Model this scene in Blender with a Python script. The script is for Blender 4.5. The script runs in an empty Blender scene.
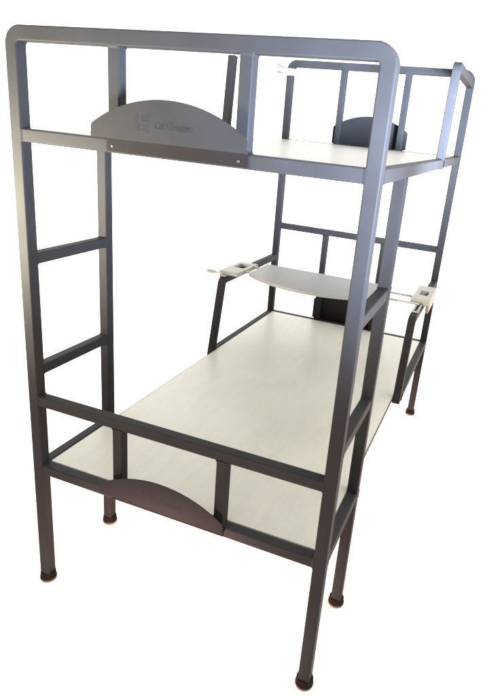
import bpy, bmesh, math, random
from mathutils import Vector, Matrix

random.seed(4)
scene = bpy.context.scene
COL = scene.collection
scene.render.engine = 'CYCLES'
scene.cycles.use_denoising = True
scene.cycles.max_bounces = 8
scene.cycles.diffuse_bounces = 5
scene.view_settings.view_transform = 'Standard'
scene.view_settings.look = 'None'
scene.view_settings.exposure = 0.0
scene.view_settings.gamma = 1.0

# ------------------------------------------------------------------ measures (metres)
S = 0.0357                 # square tube of the frame
W, L = 0.973, 1.9505       # outer width, outer length
H, HF = 1.703, 1.866       # height of the near and of the far end frame
ZU = 1.467                 # top of the rails under the upper deck
ZP = 0.705                 # top of the lower guard panel (near end)
ZB = 0.4645                # top of the rails under the lower deck
ZFM = 1.003                # middle rail of the far end
D = 0.335                  # start of the second ladder post
R1, R2 = 1.136, 0.797      # tops of the rungs
RS = 0.032
UX = (0.3165, 0.6525)      # centres of the short uprights

# ------------------------------------------------------------------ materials
def new_mat(name):
    m = bpy.data.materials.new(name); m.use_nodes = True
    nt = m.node_tree
    return m, nt, nt.nodes['Principled BSDF']

def N(nt, kind, **kw):
    n = nt.nodes.new(kind)
    for k, v in kw.items(): setattr(n, k, v)
    return n

def ramp(nt, fac, stops):
    r = N(nt, 'ShaderNodeValToRGB')
    e = r.color_ramp.elements
    while len(e) < len(stops): e.new(0.5)
    for i, (p, c) in enumerate(stops):
        e[i].position = p; e[i].color = (*c, 1) if len(c) == 3 else c
    nt.links.new(fac, r.inputs['Fac'])
    return r.outputs['Color']

def paint(name, c, rough=0.5, spec=0.3, bump=0.12):
    """powder coated steel: faint mottling, smudges in the gloss, fine orange peel"""
    m, nt, b = new_mat(name)
    tc = N(nt, 'ShaderNodeTexCoord')
    big = N(nt, 'ShaderNodeTexNoise'); big.inputs['Scale'].default_value = 7; big.inputs['Detail'].default_value = 6
    fine = N(nt, 'ShaderNodeTexNoise'); fine.inputs['Scale'].default_value = 900; fine.inputs['Detail'].default_value = 2
    for n in (big, fine): nt.links.new(tc.outputs['Object'], n.inputs['Vector'])
    lo = [x * 0.86 for x in c]; hi = [x * 1.12 for x in c]
    dust = N(nt, 'ShaderNodeTexNoise'); dust.inputs['Scale'].default_value = 55; dust.inputs['Detail'].default_value = 8; dust.inputs['Roughness'].default_value = 0.7
    nt.links.new(tc.outputs['Object'], dust.inputs['Vector'])
    wear = ramp(nt, dust.outputs['Fac'], [(0.62, (1, 1, 1)), (0.76, (1.35, 1.33, 1.28))])
    mx = N(nt, 'ShaderNodeMix', data_type='RGBA', blend_type='MULTIPLY'); mx.inputs['Factor'].default_value = 1.0
    nt.links.new(ramp(nt, big.outputs['Fac'], [(0.3, lo), (0.7, hi)]), mx.inputs['A']); nt.links.new(wear, mx.inputs['B'])
    nt.links.new(mx.outputs['Result'], b.inputs['Base Color'])
    mr = N(nt, 'ShaderNodeMapRange'); mr.inputs['To Min'].default_value = rough - 0.08; mr.inputs['To Max'].default_value = rough + 0.1
    nt.links.new(big.outputs['Fac'], mr.inputs['Value']); nt.links.new(mr.outputs['Result'], b.inputs['Roughness'])
    b.inputs['Specular IOR Level'].default_value = spec
    bp = N(nt, 'ShaderNodeBump'); bp.inputs['Strength'].default_value = bump; bp.inputs['Distance'].default_value = 0.0006
    nt.links.new(fine.outputs['Fac'], bp.inputs['Height']); nt.links.new(bp.outputs['Normal'], b.inputs['Normal'])
    return m

def board_mat(name, c, grain=0.06, rough=0.34):
    """pale laminated board: long soft grain, blotches"""
    m, nt, b = new_mat(name)
    tc = N(nt, 'ShaderNodeTexCoord')
    mp = N(nt, 'ShaderNodeMapping'); mp.inputs['Scale'].default_value = (14, 3.0, 8)
    nt.links.new(tc.outputs['Object'], mp.inputs['Vector'])
    g = N(nt, 'ShaderNodeTexNoise'); g.inputs['Scale'].default_value = 2.2; g.inputs['Detail'].default_value = 9; g.inputs['Roughness'].default_value = 0.62
    nt.links.new(mp.outputs['Vector'], g.inputs['Vector'])
    bl = N(nt, 'ShaderNodeTexNoise'); bl.inputs['Scale'].default_value = 2.4; bl.inputs['Detail'].default_value = 4
    sp = N(nt, 'ShaderNodeTexNoise'); sp.inputs['Scale'].default_value = 420; sp.inputs['Detail'].default_value = 2
    for n in (bl, sp): nt.links.new(tc.outputs['Object'], n.inputs['Vector'])
    a = N(nt, 'ShaderNodeMath', operation='MULTIPLY_ADD'); a.inputs[1].default_value = 0.5
    nt.links.new(g.outputs['Fac'], a.inputs[0])
    a2 = N(nt, 'ShaderNodeMath', operation='MULTIPLY'); a2.inputs[1].default_value = 0.5
    nt.links.new(bl.outputs['Fac'], a2.inputs[0]); nt.links.new(a2.outputs[0], a.inputs[2])
    lo = [x * (1 - grain) for x in c]; hi = [min(1, x * (1 + grain)) for x in c]
    base = ramp(nt, a.outputs[0], [(0.36, lo), (0.64, hi)])
    dots = ramp(nt, sp.outputs['Fac'], [(0.36, (0.90, 0.90, 0.895)), (0.56, (1.02, 1.02, 1.02))])
    mx = N(nt, 'ShaderNodeMix', data_type='RGBA', blend_type='MULTIPLY'); mx.inputs['Factor'].default_value = 1.0
    nt.links.new(base, mx.inputs['A']); nt.links.new(dots, mx.inputs['B'])
    nt.links.new(mx.outputs['Result'], b.inputs['Base Color'])
    b.inputs['Specular IOR Level'].default_value = 0.26
    mr = N(nt, 'ShaderNodeMapRange'); mr.inputs['To Min'].default_value = rough - 0.07; mr.inputs['To Max'].default_value = rough + 0.12
    nt.links.new(bl.outputs['Fac'], mr.inputs['Value']); nt.links.new(mr.outputs['Result'], b.inputs['Roughness'])
    bp = N(nt, 'ShaderNodeBump'); bp.inputs['Strength'].default_value = 0.15; bp.inputs['Distance'].default_value = 0.0008
    nt.links.new(sp.outputs['Fac'], bp.inputs['Height']); nt.links.new(bp.outputs['Normal'], b.inputs['Normal'])
    return m

STEEL = paint('slate_grey_powder_coat', (0.0195, 0.0195, 0.0205), 0.55, 0.06)
PLATE = paint('plate_grey_powder_coat', (0.017, 0.0165, 0.017), 0.6, 0.05, 0.2)
RUBBER = paint('dark_rubber', (0.010, 0.0065, 0.0055), 0.7, 0.05, 0.3)
SOLE = paint('tan_sole_floor_reflection', (0.085, 0.074, 0.052), 0.6, 0.2, 0.3)  # the floor's tan reflection, put into the sole colour
ZINC = paint('zinc_screw', (0.03, 0.029, 0.029), 0.45, 0.25)
PLASTIC = paint('cream_plastic', (0.24, 0.23, 0.19), 0.45, 0.4, 0.05)
GREYPLASTIC = paint('grey_plastic', (0.085, 0.083, 0.08), 0.45, 0.3, 0.05)
WHITEROD = paint('white_rod', (0.30, 0.295, 0.275), 0.35, 0.5, 0.03)
FLANGE_SHADE = paint('flange_painted_shade', (0.0088, 0.0072, 0.0070), 0.6, 0.05)  # shade below the plate overhang, put into the flange colour
EDGE = paint('dark_edge_band', (0.05, 0.043, 0.036), 0.6, 0.25)
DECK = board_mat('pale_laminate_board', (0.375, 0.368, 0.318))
UPPER = board_mat('laminate_board_dimmed_for_light', (0.195, 0.191, 0.172))  # same board as below, darkened because the top deck gets more light
TABLE = board_mat('grey_laminate_board', (0.205, 0.205, 0.198), 0.04, 0.4)

def floor_mat():
    m, nt, b = new_mat('pale_floor')
    tc = N(nt, 'ShaderNodeTexCoord')
    n = N(nt, 'ShaderNodeTexNoise'); n.inputs['Scale'].default_value = 1.5; n.inputs['Detail'].default_value = 5
    nt.links.new(tc.outputs['Object'], n.inputs['Vector'])
    nt.links.new(ramp(nt, n.outputs['Fac'], [(0.3, (0.94, 0.78, 0.72)), (0.7, (0.95, 0.80, 0.74))]), b.inputs['Base Color'])
    b.inputs['Roughness'].default_value = 0.8; b.inputs['Specular IOR Level'].default_value = 0.1
    return m
FLOOR = floor_mat()

# ------------------------------------------------------------------ mesh helpers
def link(name, bm, mat, parent=None, smooth=True, wn=True):
    bmesh.ops.recalc_face_normals(bm, faces=bm.faces)
    me = bpy.data.meshes.new(name); bm.to_mesh(me); bm.free()
    for m in (mat if isinstance(mat, (list, tuple)) else [mat]): me.materials.append(m)
    if smooth:
        for p in me.polygons: p.use_smooth = True
        me.set_sharp_from_angle(angle=math.radians(40))
    o = bpy.data.objects.new(name, me); COL.objects.link(o)
    if parent: o.parent = parent
    if wn:
        w = o.modifiers.new('weighted', 'WEIGHTED_NORMAL'); w.keep_sharp = True
    return o

def rsection(w, h, r, k=4):
    """rounded rectangle section, counter-clockwise (u, v)"""
    pts = []
    for cx, cy, a0 in ((w/2-r, h/2-r, 0), (-w/2+r, h/2-r, 90), (-w/2+r, -h/2+r, 180), (w/2-r, -h/2+r, 270)):
        for i in range(k + 1):
            a = math.radians(a0 + 90 * i / k)
            pts.append((cx + r * math.cos(a), cy + r * math.sin(a)))
    return pts

def sweep(bm, path, binormal, w, h, r=0.004, k=4, scales=None):
    """sweep a rounded box section along path; w along binormal, h in the bend plane"""
    b = Vector(binormal).normalized()
    path = [Vector(p) for p in path]
    sec = rsection(w, h, r, k)
    rings = []
    for i, p in enumerate(path):
        t0 = (path[i] - path[i-1]).normalized() if i else None
        t1 = (path[i+1] - path[i]).normalized() if i < len(path)-1 else None
        if t0 is None: t0 = t1
        if t1 is None: t1 = t0
        t = (t0 + t1).normalized()
        n = b.cross(t).normalized()
        c = max(0.3, t.dot(t1))
        q = scales[i] if scales else 1.0
        rings.append([bm.verts.new(p + b * (u * q) + n * (v * q / c)) for u, v in sec])
    m = len(sec)
    for a, c in zip(rings, rings[1:]):
        for j in range(m):
            bm.faces.new((a[j], a[(j+1) % m], c[(j+1) % m], c[j]))
    bm.faces.new(rings[0]); bm.faces.new(rings[-1][::-1])

def bent(pts, rad, n=10):
    """polyline with its inner corners replaced by arcs of centre-line radius rad"""
    pts = [Vector(p) for p in pts]; out = [pts[0]]
    for a, p, c in zip(pts, pts[1:], pts[2:]):
        d0 = (a - p).normalized(); d1 = (c - p).normalized()
        ang = d0.angle(d1); d = rad / math.tan(ang / 2)
        s, e = p + d0 * d, p + d1 * d
        cen = p + (d0 + d1).normalized() * (rad / math.sin(ang / 2))
        v0, v1 = s - cen, e - cen
        tot = v0.angle(v1); ax = v0.cross(v1).normalized()
        for i in range(n + 1):
            out.append(cen + Matrix.Rotation(tot * i / n, 3, ax) @ v0)
    out.append(pts[-1]); return out

def bar(name, p0, p1, w, h, mat, parent, binormal, r=0.004, weld=True):
    bm = bmesh.new(); p0, p1 = Vector(p0), Vector(p1); d = (p1 - p0).normalized()
    if weld:
        sweep(bm, [p0, p0 + d*0.0032, p0 + d*0.0045, p0 + d*0.0075, p1 - d*0.0075, p1 - d*0.0045, p1 - d*0.0032, p1], binormal, w, h, r, 4,
              [1.13, 1.11, 1.04, 1, 1, 1.04, 1.11, 1.13])
    else: sweep(bm, [p0, p1], binormal, w, h, r)
    return link(name, bm, mat, parent)

def rbox(bm, x0, x1, y0, y1, z0, z1, r=0.003, seg=3):
    g = bmesh.ops.create_cube(bm, size=1)
    vs = g['verts']
    for v in vs:
        v.co = Vector(((x0+x1)/2 + v.co.x*(x1-x0), (y0+y1)/2 + v.co.y*(y1-y0), (z0+z1)/2 + v.co.z*(z1-z0)))
    if r > 0:
        es = list({e for v in vs for e in v.link_edges})
        bmesh.ops.bevel(bm, geom=es, offset=r, segments=seg, affect='EDGES', profile=0.5)

def lathe(bm, prof, cx, cy, cz, axis='z', n=28):
    rings = []
    for r, z in prof:
        ring = []
        for i in range(n):
            a = 2*math.pi*i/n
            q = Vector((r*math.cos(a), r*math.sin(a), z))
            if axis == 'x': q = Vector((q.z, q.x, q.y))
            if axis == 'y': q = Vector((q.x, q.z, q.y))
            ring.append(bm.verts.new(q + Vector((cx, cy, cz))))
        rings.append(ring)
    for a, b in zip(rings, rings[1:]):
        for i in range(n): bm.faces.new((a[i], a[(i+1)%n], b[(i+1)%n], b[i]))
    bm.faces.new(rings[0][::-1]); bm.faces.new(rings[-1])

def prism(bm, pts, axis, a0, a1):
    """extrude a 2-D outline; axis 'y': pts are (x, z), axis 'z': pts are (x, y)"""
    def P(p, a): return Vector((p[0], a, p[1])) if axis == 'y' else Vector((p[0], p[1], a))
    A = [bm.verts.new(P(p, a0)) for p in pts]; B = [bm.verts.new(P(p, a1)) for p in pts]
    fa = bm.faces.new(A); fb = bm.faces.new(B[::-1])
    for i in range(len(pts)):
        j = (i+1) % len(pts); bm.faces.new((A[i], B[i], B[j], A[j]))
    bmesh.ops.recalc_face_normals(bm, faces=bm.faces)
    return fa, fb

# ------------------------------------------------------------------ the ground
bm = bmesh.new()
g = 120
vs = [bm.verts.new(p) for p in ((-g, -g, 0), (g, -g, 0), (g, g, 0), (-g, g, 0))]
bm.faces.new(vs)
gr = link('ground', bm, FLOOR, smooth=False, wn=False); gr['kind'] = 'structure'

# ------------------------------------------------------------------ the bunk bed
bed = bpy.data.objects.new('bunk_bed', None); COL.objects.link(bed)
bed['label'] = 'slate grey steel bunk bed with two pale board decks and side ladders'
bed['category'] = 'bunk bed'

c = S / 2
T = S - 0.003              # cross tubes are a hair slimmer than the bent posts
FOOT = 0.020

# two bent end frames, each one tube: post, top bar, post
def end_frame(y, h, rad):
    bm = bmesh.new()
    pth = bent([(c, y, FOOT), (c, y, h - c), (W - c, y, h - c), (W - c, y, FOOT)], rad, 12)
    sweep(bm, pth, (0, 1, 0), S, S, 0.0045, 4)
    return link('end_frame', bm, STEEL, bed)
end_frame(c, H, 0.027)
end_frame(L - c, HF, 0.034)

def cross(y, ztop, name='cross_rail'):
    return bar(name, (S - 0.003, y, ztop - c), (W - S + 0.003, y, ztop - c), T, T, STEEL, bed, (0, 1, 0))
for z in (ZU, ZP, ZB): cross(c, z)
for z in (ZU, ZFM, ZB): cross(L - c, z)
for x in UX:
    for y, z0, z1 in ((c, ZU, H), (c, ZB, ZP), (L - c, ZU, HF), (L - c, ZB, ZFM)):
        wtube = T - 0.001
        bar('upright', (x, y, z0 - 0.004), (x, y, z1 - S + 0.002), wtube, wtube, STEEL, bed, (0, 1, 0))

# long rails: full length under the upper deck, stubs at both ends of the lower deck
def side(x, y0, y1, ztop, w=None):
    return bar('side_rail', (x, y0, ztop - c), (x, y1, ztop - c), w or T, T, STEEL, bed, (1, 0, 0))
for x in (c, W - c):
    if x > 0.5: side(x, S - 0.003, L - S + 0.003, ZU)
    else:                      # the upper board laps over a slimmer rail on this side
        hz = 0.0145
        bar('side_rail', (x, S - 0.003, ZU - S + 0.0035 + hz/2), (x, L - S + 0.003, ZU - S + 0.0035 + hz/2), T, hz, STEEL, bed, (1, 0, 0), 0.003)
    side(x, S - 0.003, D + S - 0.002, ZB)
    side(x, 1.16, L - S + 0.003, ZB)
    xi = 0.075 if x < 0.5 else W - 0.075
    side(xi, D, 1.30, ZB - 0.012, 0.03)
for y in (0.65, 1.30):     # slats carrying the decks
    for zt in (ZU - 0.012, ZB - 0.012):
        bar('deck_bearer', (S if zt > 1 else 0.06, y, zt - c), (W - S if zt > 1 else W - 0.06, y, zt - c), 0.03, T - 0.004, STEEL, bed, (0, 1, 0))

# ladders: a second post on each side, two rungs
for x in (c, W - c):
    bar('ladder_post', (x, D + c, FOOT), (x, D + c, ZU - S + 0.002), S - 0.001, S - 0.001, STEEL, bed, (0, 1, 0), 0.0045, False)
    for zt in (R1, R2):
        bar('rung', (x, S - 0.003, zt - RS/2), (x, D + 0.003, zt - RS/2), RS, RS, STEEL, bed, (1, 0, 0))

# feet
fx = [(c, c), (W - c, c), (c, D + c), (W - c, D + c), (c, L - c), (W - c, L - c)]
for x, y in fx:
    bm = bmesh.new()
    lathe(bm, [(0.012, 0.030), (0.0240, 0.0295), (0.0250, 0.027), (0.0252, 0.019), (0.0260, 0.014), (0.0272, 0.0105), (0.0270, 0.0090), (0.022, 0.0086)], x, y, 0)
    f = link('foot', bm, RUBBER, bed)
    bm = bmesh.new()
    lathe(bm, [(0.015, 0.0088), (0.0262, 0.0088), (0.0270, 0.004), (0.0252, 0.0), (0.015, 0.0)], x, y, 0)
    link('sole', bm, SOLE, f)

# decks
def deck(x0, x1, y0, y1, z0, z1, label):
    bm = bmesh.new(); rbox(bm, x0, x1, y0, y1, z0, z1, 0.0015, 2)
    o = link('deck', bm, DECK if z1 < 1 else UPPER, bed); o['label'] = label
    t = 0.0025
    bm = bmesh.new()
    for a in ((x1, x1 + t, y0, y1), (x0 - t, x0, y0, y1), (x0 - t, x1 + t, y1, y1 + t)):
        rbox(bm, a[0], a[1], a[2], a[3], z0, z1 - 0.0004, 0)
    link('edge_band', bm, EDGE if z1 < 1 else UPPER, o, smooth=False, wn=False)
    return o
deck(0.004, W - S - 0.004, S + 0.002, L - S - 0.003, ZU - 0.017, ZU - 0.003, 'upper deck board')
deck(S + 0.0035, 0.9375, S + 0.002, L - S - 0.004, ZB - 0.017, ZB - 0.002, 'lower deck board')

# guard bars: a leaning bar up from the side rail, bent over to the far post
def guard(x, y0, y1, z0, z1):
    bm = bmesh.new()
    pth = bent([(x, y0 + c, z0), (x, y1 + c, z1 - c), (x, L - S + 0.003, z1 - c)], 0.026, 8)
    sweep(bm, pth, (1, 0, 0), T, T, 0.004, 4)
    return link('guard_rail', bm, STEEL, bed)
guard(c, 1.140, 1.222, 0.428, 0.817)
guard(W - c, 1.095, 1.162, 0.436, 0.822)
guard(W - c, 1.167, 1.200, 1.428, 1.818)
# upper left: bar alone, its arm sleeved in white plastic
bm = bmesh.new(); sweep(bm, [(c, 1.168 + c, 1.428), (c, 1.206 + c, 1.792)], (1, 0, 0), T, T, 0.004)
gl = link('guard_rail', bm, STEEL, bed)
bm = bmesh.new(); rbox(bm, c - 0.011, c + 0.011, 1.206, L - S + 0.003, 1.793, 1.812, 0.004)
link('arm_sleeve', bm, WHITEROD, gl)

# arched plates with a folded flange, screws, emblem and lettering
def arch(z0, x0=0.274, x1=0.682, hs=0.032, hp=0.094, n=36):
    pts = [(x0, z0)]
    cx = (x0 + x1) / 2; a = (x1 - x0) / 2 - 0.004; sag = hp - hs
    R = (a*a + sag*sag) / (2*sag)
    pts.append((x0, z0 + hs - 0.006))
    th = math.asin(a / R)
    for i in range(n + 1):
        t = -th + 2*th*i/n
        pts.append((cx + R*math.sin(t), z0 + hp - R + R*math.cos(t)))
    pts += [(x1, z0 + hs - 0.008), (x1, z0)]
    return pts[::-1]

def make_plate(z0, yf, out, label=None, writing=True, skirt=0.0, relief=1.0):
    """yf: plane of the frame face it is screwed to; out: -1 towards the near side, +1 the far side"""
    ya, yb = yf + out * 0.030, yf + out * 0.0265
    bm = bmesh.new()
    prism(bm, arch(z0 + 0.0005, hs=0.032 + skirt, hp=0.094 + skirt), 'y', ya, yb)
    es = [e for e in bm.edges if len(e.link_faces) == 2 and e.calc_face_angle(0) > 1.2]
    bmesh.ops.bevel(bm, geom=es, offset=0.0011, segments=3, affect='EDGES', profile=0.5)
    o = link('plate', bm, PLATE, bed)
    if label: o['label'] = label
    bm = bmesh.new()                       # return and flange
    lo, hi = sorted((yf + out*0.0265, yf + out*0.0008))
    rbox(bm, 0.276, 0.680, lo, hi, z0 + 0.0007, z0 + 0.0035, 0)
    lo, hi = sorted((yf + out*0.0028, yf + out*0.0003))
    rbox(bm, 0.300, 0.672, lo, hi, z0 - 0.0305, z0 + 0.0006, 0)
    link('flange', bm, FLANGE_SHADE, o, smooth=False, wn=False)
    for sx in (0.315, 0.650):
        bm = bmesh.new()
        prof = [(0.0040, 0.0024), (0.0040, 0.0036), (0.0031, 0.0047), (0.0015, 0.0050)]
        lathe(bm, [(r, out * h) for r, h in prof], sx, yf, z0 - 0.018, 'y', 16)
        link('screw', bm, ZINC, o)
    if writing:
        yw = ya + out * 0.0009
        cu = bpy.data.curves.new('lettering', 'FONT'); cu.body = 'Cri Creative'; cu.size = 0.0235
        cu.extrude = 0.0009 * relief; cu.bevel_depth = 0.0002; cu.space_character = 0.97
        tmp = bpy.data.objects.new('lettering', cu); COL.objects.link(tmp)
        bpy.context.view_layer.update()
        me = bpy.data.meshes.new_from_object(tmp.evaluated_get(bpy.context.evaluated_depsgraph_get()))
        bpy.data.objects.remove(tmp)
        xs = [v.co.x for v in me.vertices]; k = 0.098 / (max(xs) - min(xs))
        me.transform(Matrix.Scale(k, 4, (1, 0, 0)))
        me.materials.clear(); me.materials.append(PLATE)
        t = bpy.data.objects.new('lettering', me); COL.objects.link(t); t.parent = o
        t.location = (0.449, ya, z0 + 0.0315); t.rotation_euler = (math.radians(90), 0, 0)
        bm = bmesh.new()
        def st(x0, x1, za, zb): rbox(bm, 0.402 + x0*0.034, 0.402 + x1*0.034, ya - 0.0010 * relief, ya + 0.0004, z0 + 0.022 + za*0.040, z0 + 0.022 + zb*0.040, 0.0003, 1)
        st(0, .1, 0, 1); st(.88, 1, -.02, 1.02)
        st(.42, .50, .56, .95); st(.501, .84, .87, .95); st(.501, .84, .56, .64); st(.62, .84, .72, .79)
        st(.18, .26, .06, .42); st(.261, .60, .06, .13); st(.52, .60, .131, .42); st(.70, .78, .06, .42); st(.261, .40, .35, .42)
        link('emblem', bm, PLATE, o, smooth=False, wn=False)
    return o
make_plate(ZU, 0.0015, -1, 'arched upper name plate with embossed emblem and lettering', relief=0.65)
make_plate(ZB, 0.0015, -1, 'arched lower name plate at the foot of the lower bunk', relief=0.3)
make_plate(ZU, L - 0.0015, 1, None, False, 0.058)
make_plate(ZB, L - 0.0015, 1, None, False, 0.080)

# small plastic clamps on the upper guard bars
def knob(name, cx, cy, cz, parent, ln=0.052, mat=None):
    """flat oval wing on a short spindle that points out to the left"""
    bm = bmesh.new()
    bmesh.ops.create_uvsphere(bm, u_segments=20, v_segments=12, radius=1)
    for v in bm.verts: v.co = Vector((cx + v.co.x*ln/2, cy + v.co.y*0.011, cz + v.co.z*0.010))
    lathe(bm, [(0.0032, 0), (0.0032, 0.045)], cx + ln*0.3, cy, cz, 'x', 12)
    return link(name, bm, mat or PLASTIC, parent)
bm = bmesh.new()
rbox(bm, -0.004, S + 0.006, L - S - 0.012, L + 0.004, 1.788, 1.822, 0.004)
cl = link('clamp', bm, WHITEROD, bed)
knob('knob', -0.038, L - 0.028, 1.806, cl, 0.040, GREYPLASTIC)
bm = bmesh.new()
sweep(bm, [(-0.062, L - 0.03, 1.842), (-0.006, L - 0.03, 1.818)], (0, 1, 0), 0.008, 0.006, 0.002, 2)
link('lever', bm, GREYPLASTIC, cl)
bm = bmesh.new()
rbox(bm, W - S - 0.002, W + 0.002, 1.195, 1.245, 1.8165, 1.826, 0.003)
link('clamp', bm, PLASTIC, bed)

# ------------------------------------------------------------------ the sliding table on the lower guard bars
tab = bpy.data.objects.new('bed_table', None); COL.objects.link(tab); tab.location = (0.47, 1.36, 0.82)
tab['label'] = 'pale bow fronted table board on white rods across the lower bunk'
tab['category'] = 'table'
bpy.context.view_layer.update()
inv = Matrix.Translation((-0.47, -1.36, -0.82))
def tlink(name, bm, mat, parent=tab):
    o = link(name, bm, mat, parent)
    if parent is tab: o.data.transform(inv)
    return o
# tabletop: straight back, bowed front
tx0, tx1, yb, ye, ym = 0.148, 0.800, 1.500, 1.262, 1.135
pts = [(tx0 - 0.004, yb - 0.010), (tx0 - 0.002, yb - 0.002), (tx0 + 0.008, yb)]
pts += [(tx1 - 0.008, yb), (tx1 + 0.002, yb - 0.002), (tx1 + 0.004, yb - 0.010)]
n = 40; mx = (tx0 + tx1) / 2; a = (tx1 - tx0) / 2
sag = ye - ym; R = (a*a + sag*sag) / (2*sag); th = math.asin(a / R)
pts += [(tx1 + 0.004, ye + 0.006)]
for i in range(n + 1):
    t = th - 2*th*i/n
    pts.append((mx + R*math.sin(t), ym + R - R*math.cos(t)))
pts += [(tx0 - 0.004, ye + 0.006)]
bm = bmesh.new(); fa, fb = prism(bm, pts, 'z', 0.8365, 0.8525)
es = [e for e in bm.edges if any(abs(f.normal.z) > 0.9 for f in e.link_faces)]
bmesh.ops.bevel(bm, geom=es, offset=0.002, segments=3, affect='EDGES', profile=0.5)
tlink('tabletop', bm, TABLE)
for y in (1.345, 1.462):
    bm = bmesh.new(); lathe(bm, [(0.0048, 0.03), (0.0055, 0.031), (0.0055, 0.955), (0.0048, 0.956)], 0, y, 0.8308, 'x', 16)
    tlink('rod', bm, WHITEROD)
def bracket(x0, x1, y0, y1, dirx, z1, hole):
    """moulded clamp: a plate with one square window and a jaw that hangs outside the guard bar"""
    bm = bmesh.new(); z0 = 0.8195
    h0, h1 = hole
    w = 0.024
    rbox(bm, x0, x1, y0, h0, z0, z1, 0.0045)
    rbox(bm, x0, x1, h1, y1, z0, z1 - 0.001, 0.0045)
    rbox(bm, x0 + 0.001, x0 + w, h0 - 0.008, h1 + 0.008, z0 + 0.001, z1 - 0.0015, 0.003)
    rbox(bm, x1 - w, x1 - 0.001, h0 - 0.008, h1 + 0.008, z0 + 0.001, z1 - 0.0015, 0.003)
    xo = x0 + 0.001 if dirx < 0 else x1 - 0.015
    rbox(bm, xo, xo + 0.014, y0 + 0.006, y1 - 0.01, z0 - 0.032, z0 + 0.004, 0.003)
    return bm
lb = tlink('bracket', bracket(-0.014, 0.088, 1.262, 1.512, -1, 0.840, (1.375, 1.465)), PLASTIC)
rb = tlink('bracket', bracket(0.912, 1.000, 1.362, 1.640, 1, 0.850, (1.450, 1.540)), PLASTIC)
for par, x0, x1, y0, y1 in ((rb, W - S + 0.003, W - 0.003, 1.225, 1.372), (lb, 0.004, S - 0.004, 1.236, 1.27)):
    bm = bmesh.new(); zt = 0.8225 if x0 > 0.5 else 0.8175
    rbox(bm, x0, x0 + 0.009, y0, y1, zt, zt + 0.004, 0.001)
    rbox(bm, x1 - 0.009, x1, y0, y1, zt, zt + 0.004, 0.001)
    rbox(bm, x0 + 0.008, x1 - 0.008, y0, y0 + 0.02, zt + 0.0002, zt + 0.0038, 0.001)
    tp = link('tongue', bm, PLASTIC, par); tp.data.transform(inv)
k = knob('knob', -0.046, 1.245, 0.832, lb, 0.058); k.data.transform(inv)

# ------------------------------------------------------------------ light: an overexposed bright room and added fill lamps
wd = bpy.data.worlds.new('World'); scene.world = wd; wd.use_nodes = True
nt = wd.node_tree; bg = nt.nodes['Background']
tc = N(nt, 'ShaderNodeTexCoord'); sx = N(nt, 'ShaderNodeSeparateXYZ')
nt.links.new(tc.outputs['Generated'], sx.inputs['Vector'])
def mapr(out, a, b, c0, c1):
    m = N(nt, 'ShaderNodeMapRange'); m.interpolation_type = 'SMOOTHSTEP'
    for nme, v in (('From Min', a), ('From Max', b), ('To Min', c0), ('To Max', c1)): m.inputs[nme].default_value = v
    nt.links.new(out, m.inputs['Value']); return m.outputs['Result']
front = mapr(sx.outputs['Y'], -0.40, 0.15, 0.10, 2.25)     # bright ahead of the camera, dim behind it
up = mapr(sx.outputs['Z'], 0.35, 0.9, 0.0, 2.8)
add = N(nt, 'ShaderNodeMath', operation='ADD'); nt.links.new(front, add.inputs[0]); nt.links.new(up, add.inputs[1])
bg.inputs['Color'].default_value = (1, 0.99, 0.97, 1)
nt.links.new(add.outputs[0], bg.inputs['Strength'])

def area(name, loc, target, size, energy, col, spread):
    l = bpy.data.lights.new(name, 'AREA'); l.shape = 'DISK'; l.size = size; l.energy = energy; l.color = col
    l.spread = math.radians(spread)
    o = bpy.data.objects.new(name, l); COL.objects.link(o); o.location = loc
    o.rotation_euler = (Vector(target) - Vector(loc)).to_track_quat('-Z', 'Y').to_euler()
    return o
area('glare_fill_right', (1.72, -0.62, 1.30), (1.00, 0.0, 1.62), 0.35, 58, (0.64, 0.76, 1.0), 74)  # added unseen lamp, imitates the bluish glare on the upper right
area('warm_fill_left', (-0.72, -0.72, 1.05), (-0.02, 0.0, 1.36), 0.3, 31, (1.0, 0.91, 0.70), 72)  # added unseen fill, warms and lifts the near left post
area('glare_fill_far', (1.62, 0.10, 1.42), (0.58, 1.90, 1.66), 0.35, 62, (0.64, 0.76, 1.0), 54)  # added unseen lamp, lightens the far upper frame as glare would
area('under_bed_fill', (0.50, -1.95, 0.50), (0.48, 0.36, 0.0), 0.25, 20, (1.0, 0.64, 0.58), 26)  # added unseen fill, clears the shadow under the bed and reddens the legs

# ------------------------------------------------------------------ camera (solved from the photograph's straight edges)
cam = bpy.data.cameras.new('camera'); co = bpy.data.objects.new('camera', cam); COL.objects.link(co)
cam.sensor_fit = 'VERTICAL'; cam.sensor_height = 36.0; cam.lens = 569.77 / 696 * 36.0
cam.shift_x = (250 - 285.90) / 696; cam.shift_y = (330.56 - 348) / 696
cam.clip_start = 0.05; cam.clip_end = 600
co.location = (1.21369, -1.19685, 1.53194)
co.rotation_euler = (1.22616, -0.090955, 0.36594)
scene.camera = co
